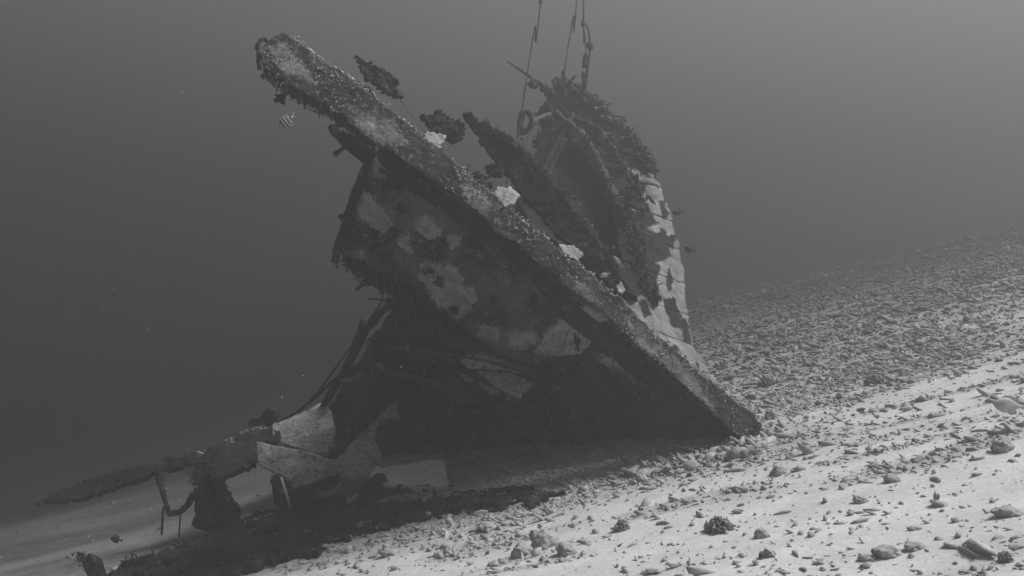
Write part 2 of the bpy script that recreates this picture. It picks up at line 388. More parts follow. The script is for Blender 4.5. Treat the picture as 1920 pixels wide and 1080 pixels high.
# ------------------------------------------------------------------ the wreck
W = thing('shipwreck', (0.6, 7.6, -1.5), 'large rusted shipwreck leaning on its side on the sloping sandy seabed, stern towards us', 'shipwreck')
rail_top = [(482, 100), (505, 78), (530, 60), (570, 88), (600, 112), (640, 138), (680, 165), (735, 212), (800, 262), (860, 312), (940, 380), (1000, 430), (1060, 478), (1120, 528), (1180, 580), (1240, 635), (1300, 688), (1370, 745), (1434, 797)]
rail_bot = [(1408, 828), (1385, 822), (1340, 778), (1290, 730), (1230, 678), (1180, 636), (1130, 592), (1080, 550), (1030, 512), (975, 466), (920, 422), (860, 372), (800, 330), (745, 296), (690, 258), (640, 218), (590, 185), (545, 160), (510, 138), (490, 118)]
def rail_depth(U, V):             # the rail face leans back towards its top edge
    s = ((U-500)*.785+(V-90)*.62)                                   # along
    t = (-(U-500)*.62+(V-90)*.785)                                  # across, positive downwards
    return 6.15+.00025*s-.0016*t
rail_paint = [[(505, 90), (535, 80), (560, 110), (600, 160), (570, 150), (520, 130)], [(650, 195), (690, 215), (740, 235), (770, 270), (720, 270), (670, 235)],
    [(1060, 520), (1100, 535), (1130, 570), (1100, 560)], [(1165, 590), (1200, 610), (1260, 665), (1310, 715), (1340, 770), (1280, 720), (1200, 650)], [(880, 345), (930, 385), (900, 400), (860, 350)]]
sheet('stern_rail', rail_top+rail_bot, rail_depth, M['rail'], W, thick=.26, step=3, rag=4, disp=.014, dispf=9, paint=rail_paint, seed=3, back=(.25, .95, -.1), soft=26)
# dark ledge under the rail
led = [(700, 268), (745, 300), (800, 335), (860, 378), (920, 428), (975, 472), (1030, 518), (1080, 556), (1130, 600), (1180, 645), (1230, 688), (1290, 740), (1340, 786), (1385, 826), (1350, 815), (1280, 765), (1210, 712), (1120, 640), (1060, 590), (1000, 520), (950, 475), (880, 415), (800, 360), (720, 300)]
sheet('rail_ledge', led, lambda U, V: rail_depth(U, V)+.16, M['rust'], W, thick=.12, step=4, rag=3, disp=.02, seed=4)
# stern plating facing down towards the camera
plate = [(692, 285), (675, 330), (658, 385), (645, 430), (632, 470), (650, 486), (680, 505), (700, 520), (735, 535), (772, 548), (800, 580), (850, 618), (885, 640), (930, 662), (1000, 680), (1050, 672), (1110, 668), (1150, 700), (1250, 745), (1320, 800), (1385, 830), (1330, 770), (1180, 635), (1030, 510), (860, 370), (745, 290)]
plate_depth = [(700, 290, 6.5), (860, 380, 6.42), (1080, 560, 6.48), (1300, 750, 6.52), (640, 470, 7.0), (772, 548, 7.15), (900, 640, 7.3), (1050, 670, 7.0), (1200, 730, 6.75), (850, 500, 6.85), (1385, 830, 6.55)]
plate_paint = [[(655, 365), (690, 360), (720, 390), (740, 440), (725, 440), (700, 430), (670, 400)], [(770, 410), (810, 405), (830, 440), (810, 450), (780, 430)], [(742, 440), (770, 440), (775, 475), (745, 460)],
    [(840, 440), (865, 438), (860, 465), (845, 465)], [(790, 490), (860, 500), (870, 540), (900, 560), (860, 600), (820, 570), (785, 520)], [(1065, 575), (1100, 570), (1140, 590), (1120, 630), (1090, 655), (1060, 668), (1003, 662), (1020, 630)],
    [(950, 625), (1000, 620), (1010, 640), (985, 655), (955, 650)], [(1150, 630), (1190, 650), (1180, 690), (1120, 690), (1130, 650)], [(900, 610), (940, 615), (930, 640), (895, 630)], [(700, 290), (720, 300), (730, 330), (700, 330)], [(870, 540), (890, 535), (895, 550), (875, 555)], [(650, 475), (680, 470), (690, 490), (665, 492)]]
pd_ = tps(plate_depth); cuts = [-400, 160, 330, 520, 900]                # strakes split by seams square to the rail
for i in range(4):
    ex = []
    if i > 0: ex.append((.785, .62, -(cuts[i]+.9)-.785*560-.62*200))
    if i < 3: ex.append((-.785, -.62, cuts[i+1]-.0+.785*560+.62*200))
    sheet('stern_plating', plate, pd_, M['plate'], W, thick=.05, step=4, rag=7, ragf=.06, disp=.035, dispf=5, paint=plate_paint, seams=ex, seed=8, soft=22)
sheet('pale_panel', [(1076, 578), (1100, 572), (1136, 592), (1126, 612), (1140, 625), (1108, 640), (1090, 664), (1050, 668), (1003, 660), (1030, 618), (1060, 590)], lambda U, V: pd_(U, V)-.04, M['blade'], W, thick=.03, step=3, rag=4, ragf=.1, disp=.01, seed=9)
for pl in ([(640, 300), (700, 290), (1060, 560), (1052, 566)],): pass
tube('rub_strake', px_path([(712, 318, 6.40), (800, 372, 6.38), (880, 432, 6.38), (960, 492, 6.40), (1050, 562, 6.44)]), .022, M['rust'], W, sides=6, lump=.4, sub=8)
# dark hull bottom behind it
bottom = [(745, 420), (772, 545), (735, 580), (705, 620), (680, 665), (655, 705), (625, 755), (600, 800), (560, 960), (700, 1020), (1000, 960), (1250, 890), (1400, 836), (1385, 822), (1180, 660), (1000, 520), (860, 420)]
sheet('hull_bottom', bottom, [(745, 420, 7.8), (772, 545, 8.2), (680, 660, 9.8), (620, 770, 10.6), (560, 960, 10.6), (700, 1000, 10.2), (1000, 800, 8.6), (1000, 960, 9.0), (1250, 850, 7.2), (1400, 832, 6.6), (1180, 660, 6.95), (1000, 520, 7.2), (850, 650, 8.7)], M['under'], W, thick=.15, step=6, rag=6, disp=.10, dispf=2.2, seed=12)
# hull shell, right side, plate by plate
shell = [(1050, 152), (1085, 172), (1120, 202), (1160, 240), (1195, 280), (1222, 318), (1242, 368), (1258, 408), (1272, 460), (1281, 510), (1286, 560), (1291, 610), (1304, 650), (1326, 697), (1372, 747), (1432, 797), (1340, 735), (1180, 585), (1150, 545), (1165, 480), (1150, 400), (1110, 320), (1060, 250), (1030, 195)]
shell_depth = tps([(1050, 152, 12.2), (1030, 195, 11.6), (1120, 202, 11.6), (1195, 280, 10.6), (1150, 300, 10.2), (1225, 320, 10.1), (1165, 400, 9.0), (1258, 408, 9.3), (1281, 510, 8.5), (1180, 480, 8.0), (1291, 610, 7.8), (1180, 590, 6.95), (1230, 560, 7.4), (1326, 697, 7.05), (1432, 797, 6.45), (1300, 700, 6.62)])
shell_paint = [[(1180, 318), (1200, 316), (1212, 330), (1226, 316), (1250, 360), (1290, 480), (1300, 560), (1310, 620), (1340, 700), (1440, 810), (1300, 720), (1180, 590), (1170, 565), (1195, 555), (1215, 560), (1225, 580), (1240, 560), (1232, 530), (1240, 500), (1228, 490), (1260, 482), (1256, 470), (1250, 440), (1235, 420), (1215, 385), (1204, 362), (1214, 350), (1205, 340)],
    [(1214, 425), (1235, 420), (1240, 435), (1228, 438)], [(1205, 362), (1222, 352), (1228, 375), (1212, 380)]]
shell_dark = [[(1195, 565), (1212, 560), (1222, 590), (1205, 600)], [(1248, 520), (1256, 500), (1262, 530), (1254, 548)], [(1262, 640), (1276, 650), (1270, 662), (1258, 655)], [(1226, 330), (1236, 340), (1232, 352)], [(1300, 668), (1312, 690), (1304, 694)], [(1215, 604), (1226, 610), (1222, 622)], [(1246, 560), (1262, 556), (1275, 590), (1283, 620), (1262, 612), (1248, 585)], [(1268, 600), (1285, 598), (1300, 650), (1283, 640)], [(1232, 375), (1244, 378), (1252, 410), (1243, 412)], [(1252, 440), (1266, 442), (1262, 470), (1252, 462)], [(1278, 470), (1284, 468), (1284, 490)]]
cuts_v = [150, 212, 262, 312, 352, 405, 452, 512, 571, 622, 668, 735, 820]
n_pl = 0
for i in range(len(cuts_v)-1):
    a, b = cuts_v[i], cuts_v[i+1]; k = -.35                              # seams tilt like the frames of the hull
    s1 = (k, 1., -(a+.25)-k*1230-0.0); s2 = (-k, -1., (b-0.0)+k*1230)
    for j in range(1):
        mid = [(1100, 205), (1160, 300), (1218, 400), (1236, 500), (1245, 580), (1270, 640), (1310, 700), (1380, 760)]
        vm = (a+b)/2; um = np.interp(vm, [m[1] for m in mid], [m[0] for m in mid]); sl = (np.interp(vm+20, [m[1] for m in mid], [m[0] for m in mid])-um)/20
        s3 = (-1., sl, um-sl*vm-.4) if j == 0 else (1., -sl, -um+sl*vm-.3)
        pl = []
        off = .02*random.uniform(-1, 1)
        o = sheet('hull_plate', shell, (lambda off: lambda U, V: shell_depth(U, V)+off)(off), M['shell'], W, thick=.05, step=4, rag=2, disp=.03 if i > 4 else .07, dispf=4, paint=shell_paint, seams=(s1, s2), seed=20, soft=10, bare=shell_dark, bbox=(um-200, a-60, um+200, b+60))
        if o:
            n_pl += 1
# deck and inner structure
deck = [(958, 372), (985, 330), (1008, 275), (1030, 215), (1042, 180), (1070, 175), (1120, 220), (1170, 290), (1205, 360), (1225, 430), (1240, 520), (1240, 625), (1180, 586), (1060, 482), (1000, 432)]
sheet('deck', deck, [(1042, 180, 12.4), (958, 372, 9.6), (1008, 275, 11.0), (1060, 482, 7.4), (1180, 590, 7.1), (1240, 620, 7.4), (1240, 430, 9.4), (1200, 350, 10.2), (1120, 350, 10.0), (1120, 450, 8.8)], M['deck'], W, thick=.12, step=5, rag=6, disp=.12, dispf=2.5, seed=31)
beam = [(868, 212), (884, 214), (905, 230), (935, 246), (962, 268), (1000, 303), (1040, 348), (1078, 396), (1112, 440), (1150, 492), (1195, 556), (1165, 556), (1122, 522), (1080, 474), (1030, 424), (990, 380), (958, 338), (936, 312), (905, 268), (882, 240)]
sheet('deck_beam', beam, [(868, 212, 7.7), (1000, 330, 7.5), (1100, 450, 7.3), (1195, 556, 7.05), (950, 300, 7.6), (1040, 430, 7.35)], M['rust'], W, thick=.14, step=3, rag=4, ragf=.09, disp=.03, dispf=8, seed=41)

# frames and stringers standing out of the deck
stringers = [([(1030, 205, 11.2), (1085, 245, 10.6), (1115, 290, 10.0), (1140, 340, 9.4), (1165, 400, 8.9)], .07), ([(1125, 320, 9.6), (1160, 390, 9.0), (1190, 450, 8.4), (1215, 520, 7.8)], .05),
    ([(1180, 400, 9.0), (1210, 470, 8.5), (1235, 540, 7.9)], .04), ([(1120, 240, 10.8), (1160, 300, 10.2), (1190, 350, 9.7), (1215, 400, 9.3)], .06),
    ([(1075, 215, 10.9), (1030, 300, 10.4), (985, 380, 9.3)], .07), ([(1060, 260, 10.4), (1035, 310, 10.2), (1022, 350, 9.8)], .05), ([(1035, 205, 11.4), (1070, 220, 11.2), (1110, 240, 10.9), (1150, 262, 10.7)], .08), ([(1036, 190, 11.0), (1020, 215, 11.0), (1035, 240, 10.9), (1033, 275, 10.8)], .12)]
for k, (L_, r) in enumerate(stringers):
    tube('deck_stringer', px_path(L_), r*.6, M['rust'] if k in (4, 5, 7) else M['weed'], W, sides=10, lump=.8, seed=k, sub=10)
# left end bar of the stern plating
sheet('stern_post', [(688, 288), (703, 292), (680, 350), (660, 410), (645, 455), (632, 495), (618, 492), (630, 450), (645, 400), (668, 340)], lambda U, V: 6.45+.0028*(V-290), M['rust'], W, thick=.10, step=3, rag=2, disp=.012, seed=51)
# bracket and fittings hanging from the rail
for pts, r in (([(618, 236, 6.5), (632, 252, 6.5), (664, 268, 6.5), (700, 298, 6.5)], [.02, .03, .045, .05]), ([(655, 268, 6.46), (640, 280, 6.4), (627, 290, 6.4)], [.03, .022, .026]),
               ([(640, 262, 6.5), (668, 285, 6.5), (695, 304, 6.5)], [.03, .04, .04]), ([(545, 160, 6.3), (535, 178, 6.3), (524, 188, 6.3)], [.025, .02, .05]), ([(514, 190, 6.3), (528, 184, 6.3), (531, 194, 6.3)], .02),
               ([(486, 90, 6.2), (484, 112, 6.2), (486, 130, 6.2)], [.03, .015, .018]), ([(636, 405, 6.8), (645, 412, 6.75), (652, 420, 6.75)], .02), ([(668, 543, 7.0), (685, 530, 7.05), (705, 520, 7.1)], [.02, .03, .06])):
    tube('fitting', px_path(pts), r, M['rust'], W, sides=8, lump=.5, sub=4)
# coiled fitting at the rail's top end
V, Fq = tube_mesh(px_path([(494+11*math.cos(a)+3*math.sin(2*a), 84+12*math.sin(a), 6.2+.04*math.cos(a)) for a in np.linspace(0, 2*math.pi, 13)]), .018, lump=.4)
mesh_obj('rail_roller', V, Fq, M['rust'], W)
sheet('hanging_crust', [(487, 92), (500, 80), (505, 100), (502, 120), (490, 112)], lambda U, V: 6.22+0*U, M['rust'], W, thick=.12, step=3, rag=2, disp=.02, seed=55)

# torn plates standing up behind the rail
frags = [([(672, 106), (682, 110), (700, 124), (722, 132), (740, 145), (752, 156), (742, 158), (756, 184), (745, 182), (730, 176), (708, 160), (690, 148), (680, 130)], 7.2, 'rust', 5),
         ([(640, 140), (660, 145), (690, 162), (706, 188), (700, 192), (675, 170), (645, 152)], 6.6, 'rust', 4),
         ([(790, 216), (815, 214), (822, 206), (838, 214), (852, 222), (864, 226), (873, 240), (868, 262), (850, 268), (830, 256), (805, 238)], 7.3, 'rust', 6),
         ([(892, 325), (905, 322), (912, 332), (920, 352), (905, 356), (896, 345)], 7.0, 'rust', 5), ([(915, 312), (930, 306), (945, 316), (940, 330), (922, 332)], 7.1, 'rust', 4)]
for k, (pl, Y, m, rg) in enumerate(frags):
    cu, cv = np.mean(pl, 0)
    sheet('torn_plate', pl, (lambda Y, cu: lambda U, V: Y+.0022*(U-cu))(Y, cu), M[m], W, thick=.07, step=2, rag=rg*.9, ragf=.25, disp=.04, dispf=9, seed=60+k)
for pts in ([(745, 180, 7.25), (790, 240, 7.1), (840, 290, 6.7)], [(850, 265, 7.3), (835, 290, 7.0), (845, 312, 6.6)], [(800, 252, 6.8), (822, 262, 6.7), (828, 292, 6.55)], [(905, 350, 7.0), (900, 362, 6.8)], [(930, 330, 7.1), (925, 350, 7.0), (940, 380, 6.7)], [(872, 322, 6.7), (878, 312, 6.75)]):
    tube('bent_rod', px_path(pts), .003 if len(pts) > 2 else .02, M['rust'], W, sides=6, lump=.4, sub=6)

# rudder blade with its torn edge, post and frame
rud = [(68, 942), (85, 934), (120, 912), (165, 898), (240, 876), (300, 862), (370, 848), (430, 820), (475, 798), (505, 797), (528, 808), (520, 826), (482, 830), (480, 872), (430, 890), (396, 902), (375, 878), (358, 870), (320, 880), (296, 886), (262, 900), (240, 906), (210, 918), (170, 930), (130, 944), (110, 942), (85, 944)]
RU = sheet('rudder', rud, [(68, 942, 8.9), (200, 900, 8.8), (350, 860, 8.6), (480, 800, 8.9), (480, 880, 8.3), (520, 815, 8.8), (400, 900, 8.3)], M['rust'], W, thick=.05, step=3, rag=4, ragf=.045, disp=.02, dispf=7, seed=71,
      paint=[[(418, 828), (434, 824), (438, 832), (424, 838)], [(468, 806), (500, 802), (496, 812), (478, 818)], [(366, 850), (380, 847), (378, 856), (368, 856)]])
sheet('rudder_post', [(356, 868), (392, 868), (405, 905), (430, 950), (450, 985), (400, 1000), (362, 985), (370, 940), (362, 900)], lambda U, V: 8.45-.0012*(V-870)+0*U, M['rust'], W, thick=.18, step=4, rag=4, disp=.04, seed=73)
for pts in ([(296, 884, 8.55), (304, 920, 8.5), (316, 963, 8.4)], [(316, 963, 8.4), (340, 958, 8.4), (356, 940, 8.4), (362, 925, 8.4)]):
    tube('rudder_bracket', px_path(pts), [.05, .032, .03] if len(pts) == 3 else .032, M['rust'], W, sides=8, lump=.4, sub=6)
tube('rod', px_path([(306, 950, 8.4), (303, 1003, 8.4)]), .012, M['rust'], W, sides=6)
tube('rod', px_path([(338, 962, 8.4), (336, 1008, 8.4)]), .009, M['rust'], W, sides=6)
tube('rod', px_path([(527, 895, 8.1), (538, 930, 8.0), (548, 965, 8.0)]), .014, M['stone'], W, sides=6)
tube('rudder_bracket', px_path([(395, 900, 8.4), (430, 945, 8.3), (442, 970, 8.3)]), .035, M['rust'], W, sides=8, lump=.4, sub=6)
tube('rudder_bracket', px_path([(430, 948, 8.2), (438, 943, 8.2), (446, 952, 8.2), (448, 964, 8.2), (440, 970, 8.2)]), .02, M['rust'], W, sides=8, lump=.4, sub=4)

for pl in ([(420, 826), (432, 822), (436, 830), (424, 838)], [(470, 806), (482, 802), (498, 803), (488, 812), (474, 816)], [(366, 850), (376, 846), (382, 852), (372, 858)], [(448, 812), (462, 806), (464, 810), (452, 815)], [(356, 880), (361, 878), (362, 888), (357, 890)], [(362, 912), (371, 908), (369, 918), (362, 920)]):
    sheet('pale_chip', pl, lambda U, V: 8.3+0*U if U.mean() < 400 else 8.45+0*U, M['crust'], W, thick=.02, step=1.5, rag=2.5, ragf=.3, disp=.02, seed=int(pl[0][0]))
k = np.linspace(0, 1, 26)
blobs('rivet_row', P(1075-27*k, 598+70*k, tps(plate_depth)(1075-27*k, 598+70*k)-.03), .010, M['deep'], W)
# propeller
hubc = P(680, 885, 8.55)
PR = mesh_obj('propeller', *(lambda: (lambda v, f: (v*np.array([.20, .30, .14])+hubc, f))(*ico2(3)))(), M['blade'], W)
blades = [([(511, 797), (540, 785), (575, 770), (598, 757), (612, 758), (622, 772), (628, 800), (624, 830), (610, 850), (590, 852), (560, 842), (530, 830), (514, 815)], [(511, 797, 9.3), (600, 757, 9.7), (628, 800, 8.9), (600, 850, 8.7), (530, 825, 8.9), (570, 800, 8.95)], 'blade'),
          ([(481, 828), (530, 838), (580, 848), (620, 862), (672, 872), (665, 905), (600, 920), (568, 922), (545, 905), (482, 872)], [(481, 828, 8.40), (482, 872, 8.36), (600, 850, 8.52), (600, 915, 8.44), (670, 885, 8.5)], 'blade'),
          ([(625, 868), (680, 810), (742, 750), (748, 786), (728, 784), (706, 798), (704, 825), (716, 850), (715, 880), (650, 885)], [(625, 868, 8.7), (742, 750, 9.35), (748, 786, 9.1), (700, 880, 8.55), (750, 820, 9.0)], 'blade'),  # outline cut along the cast shadow, only the lit part is built
          ([(700, 872), (715, 876), (760, 870), (803, 861), (833, 862), (840, 911), (780, 912), (730, 911), (690, 900)], [(700, 872, 8.5), (835, 862, 8.15), (840, 911, 7.5), (730, 911, 7.9)], 'blade_pale')]
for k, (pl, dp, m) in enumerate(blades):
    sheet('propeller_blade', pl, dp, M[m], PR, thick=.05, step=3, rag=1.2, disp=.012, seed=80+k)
tube('blade_ring', px_path([(516, 794, 8.95), (512, 800, 8.85), (513, 815, 8.8), (516, 832, 8.75)]), .012, M['crust'], PR, sides=6, sub=4)

# growth on the wreck
def on_sheet(poly, depth, n, off=0.0):
    poly = np.asarray(poly, float); lo, hi = poly.min(0), poly.max(0); df = depth if callable(depth) else tps(depth)
    U = RNG.uniform(lo[0], hi[0], n*5); V = RNG.uniform(lo[1], hi[1], n*5); k = sdf_poly(poly, U, V) > 1; U, V = U[k][:n], V[k][:n]
    return U, V, df(U, V)-off
U, V, Y = on_sheet(rail_top+rail_bot, rail_depth, 5200, .010)
dn = .08+1.9*fbm(np.stack([U*.016, V*.016, 0*U], -1), 3, 5); kp = RNG.random(len(U)) < dn; U, V, Y = U[kp], V[kp], Y[kp]
blobs('barnacle_crust', P(U, V, Y), np.clip(np.exp(RNG.normal(math.log(.0045), .45, len(U))), .002, .013), M['barnacle'], W)
# pale crust along the rail's top edge, also painting its lit highlight
t = RNG.random(900)*(len(rail_top)-1); i = t.astype(int); f = (t-i)[:, None]; rt = np.array(rail_top, float); q = rt[i]*(1-f)+rt[np.minimum(i+1, len(rt)-1)]*f
kp = q[:, 0] > 540; q = q[kp]
pt = P(q[:, 0], q[:, 1]+RNG.normal(1, 2.0, len(q)), rail_depth(q[:, 0], q[:, 1]))+np.stack([RNG.uniform(0, .04, len(q)), RNG.uniform(0, .15, len(q)), RNG.uniform(0, .01, len(q))], -1)
blobs('lit_edge_crust', pt, np.exp(RNG.normal(math.log(.006), .4, len(q))), M['barnacle'], W)
def growth_line(name, line, n, size, spread, mat, par=W, pull=0.):
    line = np.array([list(map(float, l)) for l in line]); t = RNG.random(n)*(len(line)-1); i = t.astype(int); f = (t-i)[:, None]
    q = line[i]*(1-f)+line[i+1]*f; q[:, 0] += RNG.normal(0, spread, n); q[:, 1] += RNG.normal(0, spread, n); q[:, 2] += RNG.normal(0, .08, n)-pull
    C = P(q[:, 0], q[:, 1], q[:, 2]); C = np.repeat(C, 5, 0)+RNG.normal(0, size*.8, (n*5, 3)); m_ = n*5
    st = np.stack([RNG.uniform(.25, .6, m_), RNG.uniform(.25, .6, m_), RNG.uniform(.8, 2.8, m_)], -1)
    blobs(name, C, np.exp(RNG.normal(math.log(size*.5), .5, m_)), mat, par, stretch=st, rot=rots(m_, False), jit=.5)
growth_line('coral_growth', [(1045, 158, 12.1), (1085, 172, 11.8), (1120, 202, 11.5), (1160, 240, 11.1), (1195, 280, 10.5), (1222, 316, 10.1)], 420, .035, 5, M['rust'])
growth_line('coral_growth', [(1035, 180, 11.8), (1090, 215, 11.2), (1150, 280, 10.5), (1180, 330, 9.9), (1205, 385, 9.3)], 110, .03, 9, M['deck'], pull=.3)
growth_line('coral_growth', [(1020, 210, 11.4), (1080, 250, 10.7), (1110, 290, 10.1), (1140, 345, 9.5)], 90, .03, 6, M['deck'], pull=.2)
growth_line('coral_growth', [(905, 228, 7.6), (960, 262, 7.55), (1000, 302, 7.5), (1050, 355, 7.4), (1110, 440, 7.25), (1160, 500, 7.1)], 190, .012, 3, M['rust'])
growth_line('coral_growth', [(1130, 325, 9.4), (1160, 385, 8.9), (1190, 445, 8.3), (1212, 520, 7.7)], 90, .018, 3, M['weed'])
growth_line('coral_growth', [(960, 375, 9.3), (990, 325, 10.2), (1015, 260, 10.7), (1030, 210, 11.2)], 110, .035, 7, M['rust'])
growth_line('coral_growth', [(495, 125, 6.25), (545, 165, 6.25), (600, 195, 6.3), (650, 230, 6.35), (700, 275, 6.4)], 360, .018, 7, M['weed'])
growth_line('coral_growth', [(650, 488, 7.0), (700, 520, 7.1), (740, 540, 7.15), (772, 552, 7.2), (830, 605, 7.2), (880, 640, 7.25)], 420, .02, 7, M['rust'])
growth_line('coral_growth', [(80, 940, 8.9), (200, 900, 8.8), (350, 868, 8.6), (480, 812, 8.7)], 130, .012, 5, M['rust'])
growth_line('coral_growth', [(1150, 330, 9.6), (1178, 400, 8.8), (1190, 450, 8.3), (1200, 510, 7.7), (1232, 562, 7.4)], 200, .018, 9, M['deck'], pull=.12)
if 0: growth_line('coral_growth', [(1215, 340, 9.6), (1228, 400, 9.1), (1236, 455, 8.6), (1222, 480, 8.2)], 90, .022, 5, M['rust'], pull=.1)
for k in range(46):                                   # stubby tube sponges along the upper edge of the shell
    t_ = random.random()*5; i_ = int(t_); ln = [(1050, 156, 12.0), (1085, 174, 11.7), (1120, 204, 11.4), (1160, 242, 11.0), (1195, 282, 10.4), (1222, 320, 10.0)]
    a_, b_ = ln[min(i_, 4)], ln[min(i_, 4)+1]; f_ = t_-i_; q_ = [a_[j]*(1-f_)+b_[j]*f_ for j in range(3)]
    u, v, Y = q_[0]+random.uniform(-14, 5), q_[1]+random.uniform(-4, 14), q_[2]-.1; L_ = random.uniform(7, 15); an = math.radians(random.uniform(-15, 75))
    tube('tube_sponge', px_path([(u, v, Y), (u+L_*.6*math.cos(an), v-L_*.6*math.sin(an), Y-.03), (u+L_*math.cos(an+.2), v-L_*math.sin(an+.2), Y-.05)]), [.022, .028, .036], M['weed'], W, sides=7, lump=.5, sub=2, seed=k)
spots = [(738, 437, 9), (700, 465, 9), (725, 478, 8), (806, 506, 7), (812, 480, 5), (880, 450, 8), (756, 392, 7), (875, 400, 7), (824, 528, 4), (660, 440, 7), (690, 350, 8), (960, 500, 8), (930, 560, 8), (770, 340, 6), (1000, 560, 8), (850, 580, 5), (900, 650, 8), (880, 645, 8), (745, 350, 6), (1150, 660, 9), (1080, 640, 3)]
for (u, v, r_) in spots:
    growth_line('encrusting_growth', [(u-r_, v, float(pd_(u, v))-.01), (u+r_, v+2, float(pd_(u, v))-.01)], 26, .016, r_*.45, M['rust'])
growth_line('coral_growth', [(362, 875, 8.3), (372, 920, 8.25), (380, 975, 8.2)], 120, .014, 7, M['rust'])
growth_line('coral_growth', [(400, 890, 8.3), (420, 940, 8.25), (430, 985, 8.2)], 120, .014, 9, M['rust'])
# small pale curled corals on the beam
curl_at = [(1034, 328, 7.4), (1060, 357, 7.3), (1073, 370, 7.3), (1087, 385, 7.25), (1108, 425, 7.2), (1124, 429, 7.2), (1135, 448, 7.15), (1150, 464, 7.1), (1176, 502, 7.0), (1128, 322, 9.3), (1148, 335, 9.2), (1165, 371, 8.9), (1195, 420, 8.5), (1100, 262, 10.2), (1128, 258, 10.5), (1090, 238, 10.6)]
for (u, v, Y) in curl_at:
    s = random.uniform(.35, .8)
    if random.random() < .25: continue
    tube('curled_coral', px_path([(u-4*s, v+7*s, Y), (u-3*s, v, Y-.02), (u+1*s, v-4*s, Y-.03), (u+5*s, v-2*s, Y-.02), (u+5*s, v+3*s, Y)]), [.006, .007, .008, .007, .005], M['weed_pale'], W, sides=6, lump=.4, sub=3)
# pale sponges and torn pale patches
for pl, Y in (([(788, 262), (796, 251), (812, 253), (818, 250), (830, 258), (826, 272), (812, 280), (796, 274)], 6.1), ([(920, 368), (930, 354), (944, 358), (950, 352), (958, 360), (970, 370), (956, 388), (940, 392), (926, 382)], 6.1), ([(1044, 464), (1062, 462), (1080, 470), (1090, 482), (1078, 490), (1058, 484)], 6.15),
              ([(1151, 540), (1160, 533), (1168, 548), (1160, 556), (1152, 551)], 6.2)):
    c_ = np.mean(pl, 0); pl = [(a_+5, b_-4) for a_, b_ in pl]; sheet('pale_sponge', pl, (lambda Y, c_: lambda U, V: Y+.33-.004*(V-c_[1])+.001*(U-c_[0]))(Y, c_), M['crust'], W, thick=.025, step=1.5, rag=2.5, ragf=.16, disp=.012, dispf=20, seed=int(pl[0][0]))
for a, b in (((1115, 202, 11.3), (1131, 222, 11.2)), ((1146, 273, 10.3), (1156, 285, 10.2)), ((1186, 395, 9.0), (1189, 402, 9.0))):
    tube('pale_strip', px_path([a, ((a[0]+b[0])/2, (a[1]+b[1])/2-1, a[2]-.05), b]), [.02, .035, .02], M['crust'], W, sides=8, sub=3)

# struts, cables and folded plates in the dark under the hull
for pts, r in (([(775, 540, 7.6), (700, 600, 8.8), (650, 690, 9.3), (605, 765, 9.6)], .05), ([(680, 600, 9.0), (655, 670, 9.2), (620, 745, 9.4)], .03), ([(690, 560, 8.2), (735, 562, 8.0), (770, 556, 7.7)], .012),
               ([(775, 550, 7.6), (773, 590, 8.0), (770, 620, 8.2)], .012), ([(720, 560, 8.5), (665, 640, 9.2), (600, 730, 9.6), (560, 775, 9.8)], .012), ([(640, 700, 9.3), (560, 770, 9.6), (500, 800, 9.8)], .015),
               ([(850, 700, 7.9), (880, 672, 7.7), (905, 650, 7.4)], .012), ([(1008, 760, 8.0), (1007, 820, 7.8), (1006, 860, 7.7)], .012), ([(905, 770, 8.2), (895, 820, 8.1), (888, 840, 8.1)], .02)):
    tube('hull_cable', px_path(pts), r, M['rust'], W, sides=6, lump=.6, sub=5)
sheet('folded_plate', [(720, 648), (800, 652), (850, 665), (900, 690), (960, 715), (900, 700), (840, 690), (760, 668)], lambda U, V: 7.9-.001*(U-720)+.002*(V-650), M['under'], W, thick=.05, step=4, rag=3, disp=.03, seed=91)
for k, pl in enumerate(([(858, 668), (900, 662), (980, 685), (1000, 700), (940, 690), (880, 688)], [(890, 690), (960, 700), (1000, 720), (975, 745), (930, 725)], [(860, 700), (880, 705), (960, 745), (985, 752), (920, 735)])):
    sheet('folded_plate', pl, (lambda k: lambda U, V: 7.6+.15*k-.003*(V-680))(k), M['blade'], W, thick=.04, step=4, rag=3, disp=.05, dispf=7, seed=95+k)

ub = [([(724, 650), (870, 668), (1010, 700)], 7.7, .035), ([(700, 690), (820, 720), (960, 765)], 8.2, .04), ([(860, 668), (960, 690), (1060, 735)], 7.5, .02), ([(830, 740), (930, 760), (1020, 790)], 8.0, .03), ([(1060, 640), (1120, 700), (1170, 770)], 7.1, .03),
      ([(640, 720), (740, 700), (830, 735)], 8.8, .05), ([(650, 790), (720, 750), (800, 690)], 8.9, .05), ([(1150, 660), (1190, 720), (1230, 770)], 6.95, .02), ([(780, 600), (800, 660), (790, 740)], 8.2, .03), ([(960, 640), (1000, 700), (1110, 760)], 7.5, .025), ([(690, 640), (700, 720), (690, 790)], 9.0, .03), ([(1100, 690), (1000, 760), (930, 840)], 7.6, .02)]
for k, (pts, Y, r) in enumerate(ub):
    tube('broken_rib', px_path([(u, v, Y+.0008*(i*40)) for i, (u, v) in enumerate(pts)]), r, M['under'], W, sides=7, lump=.9, sub=10, seed=k+40)
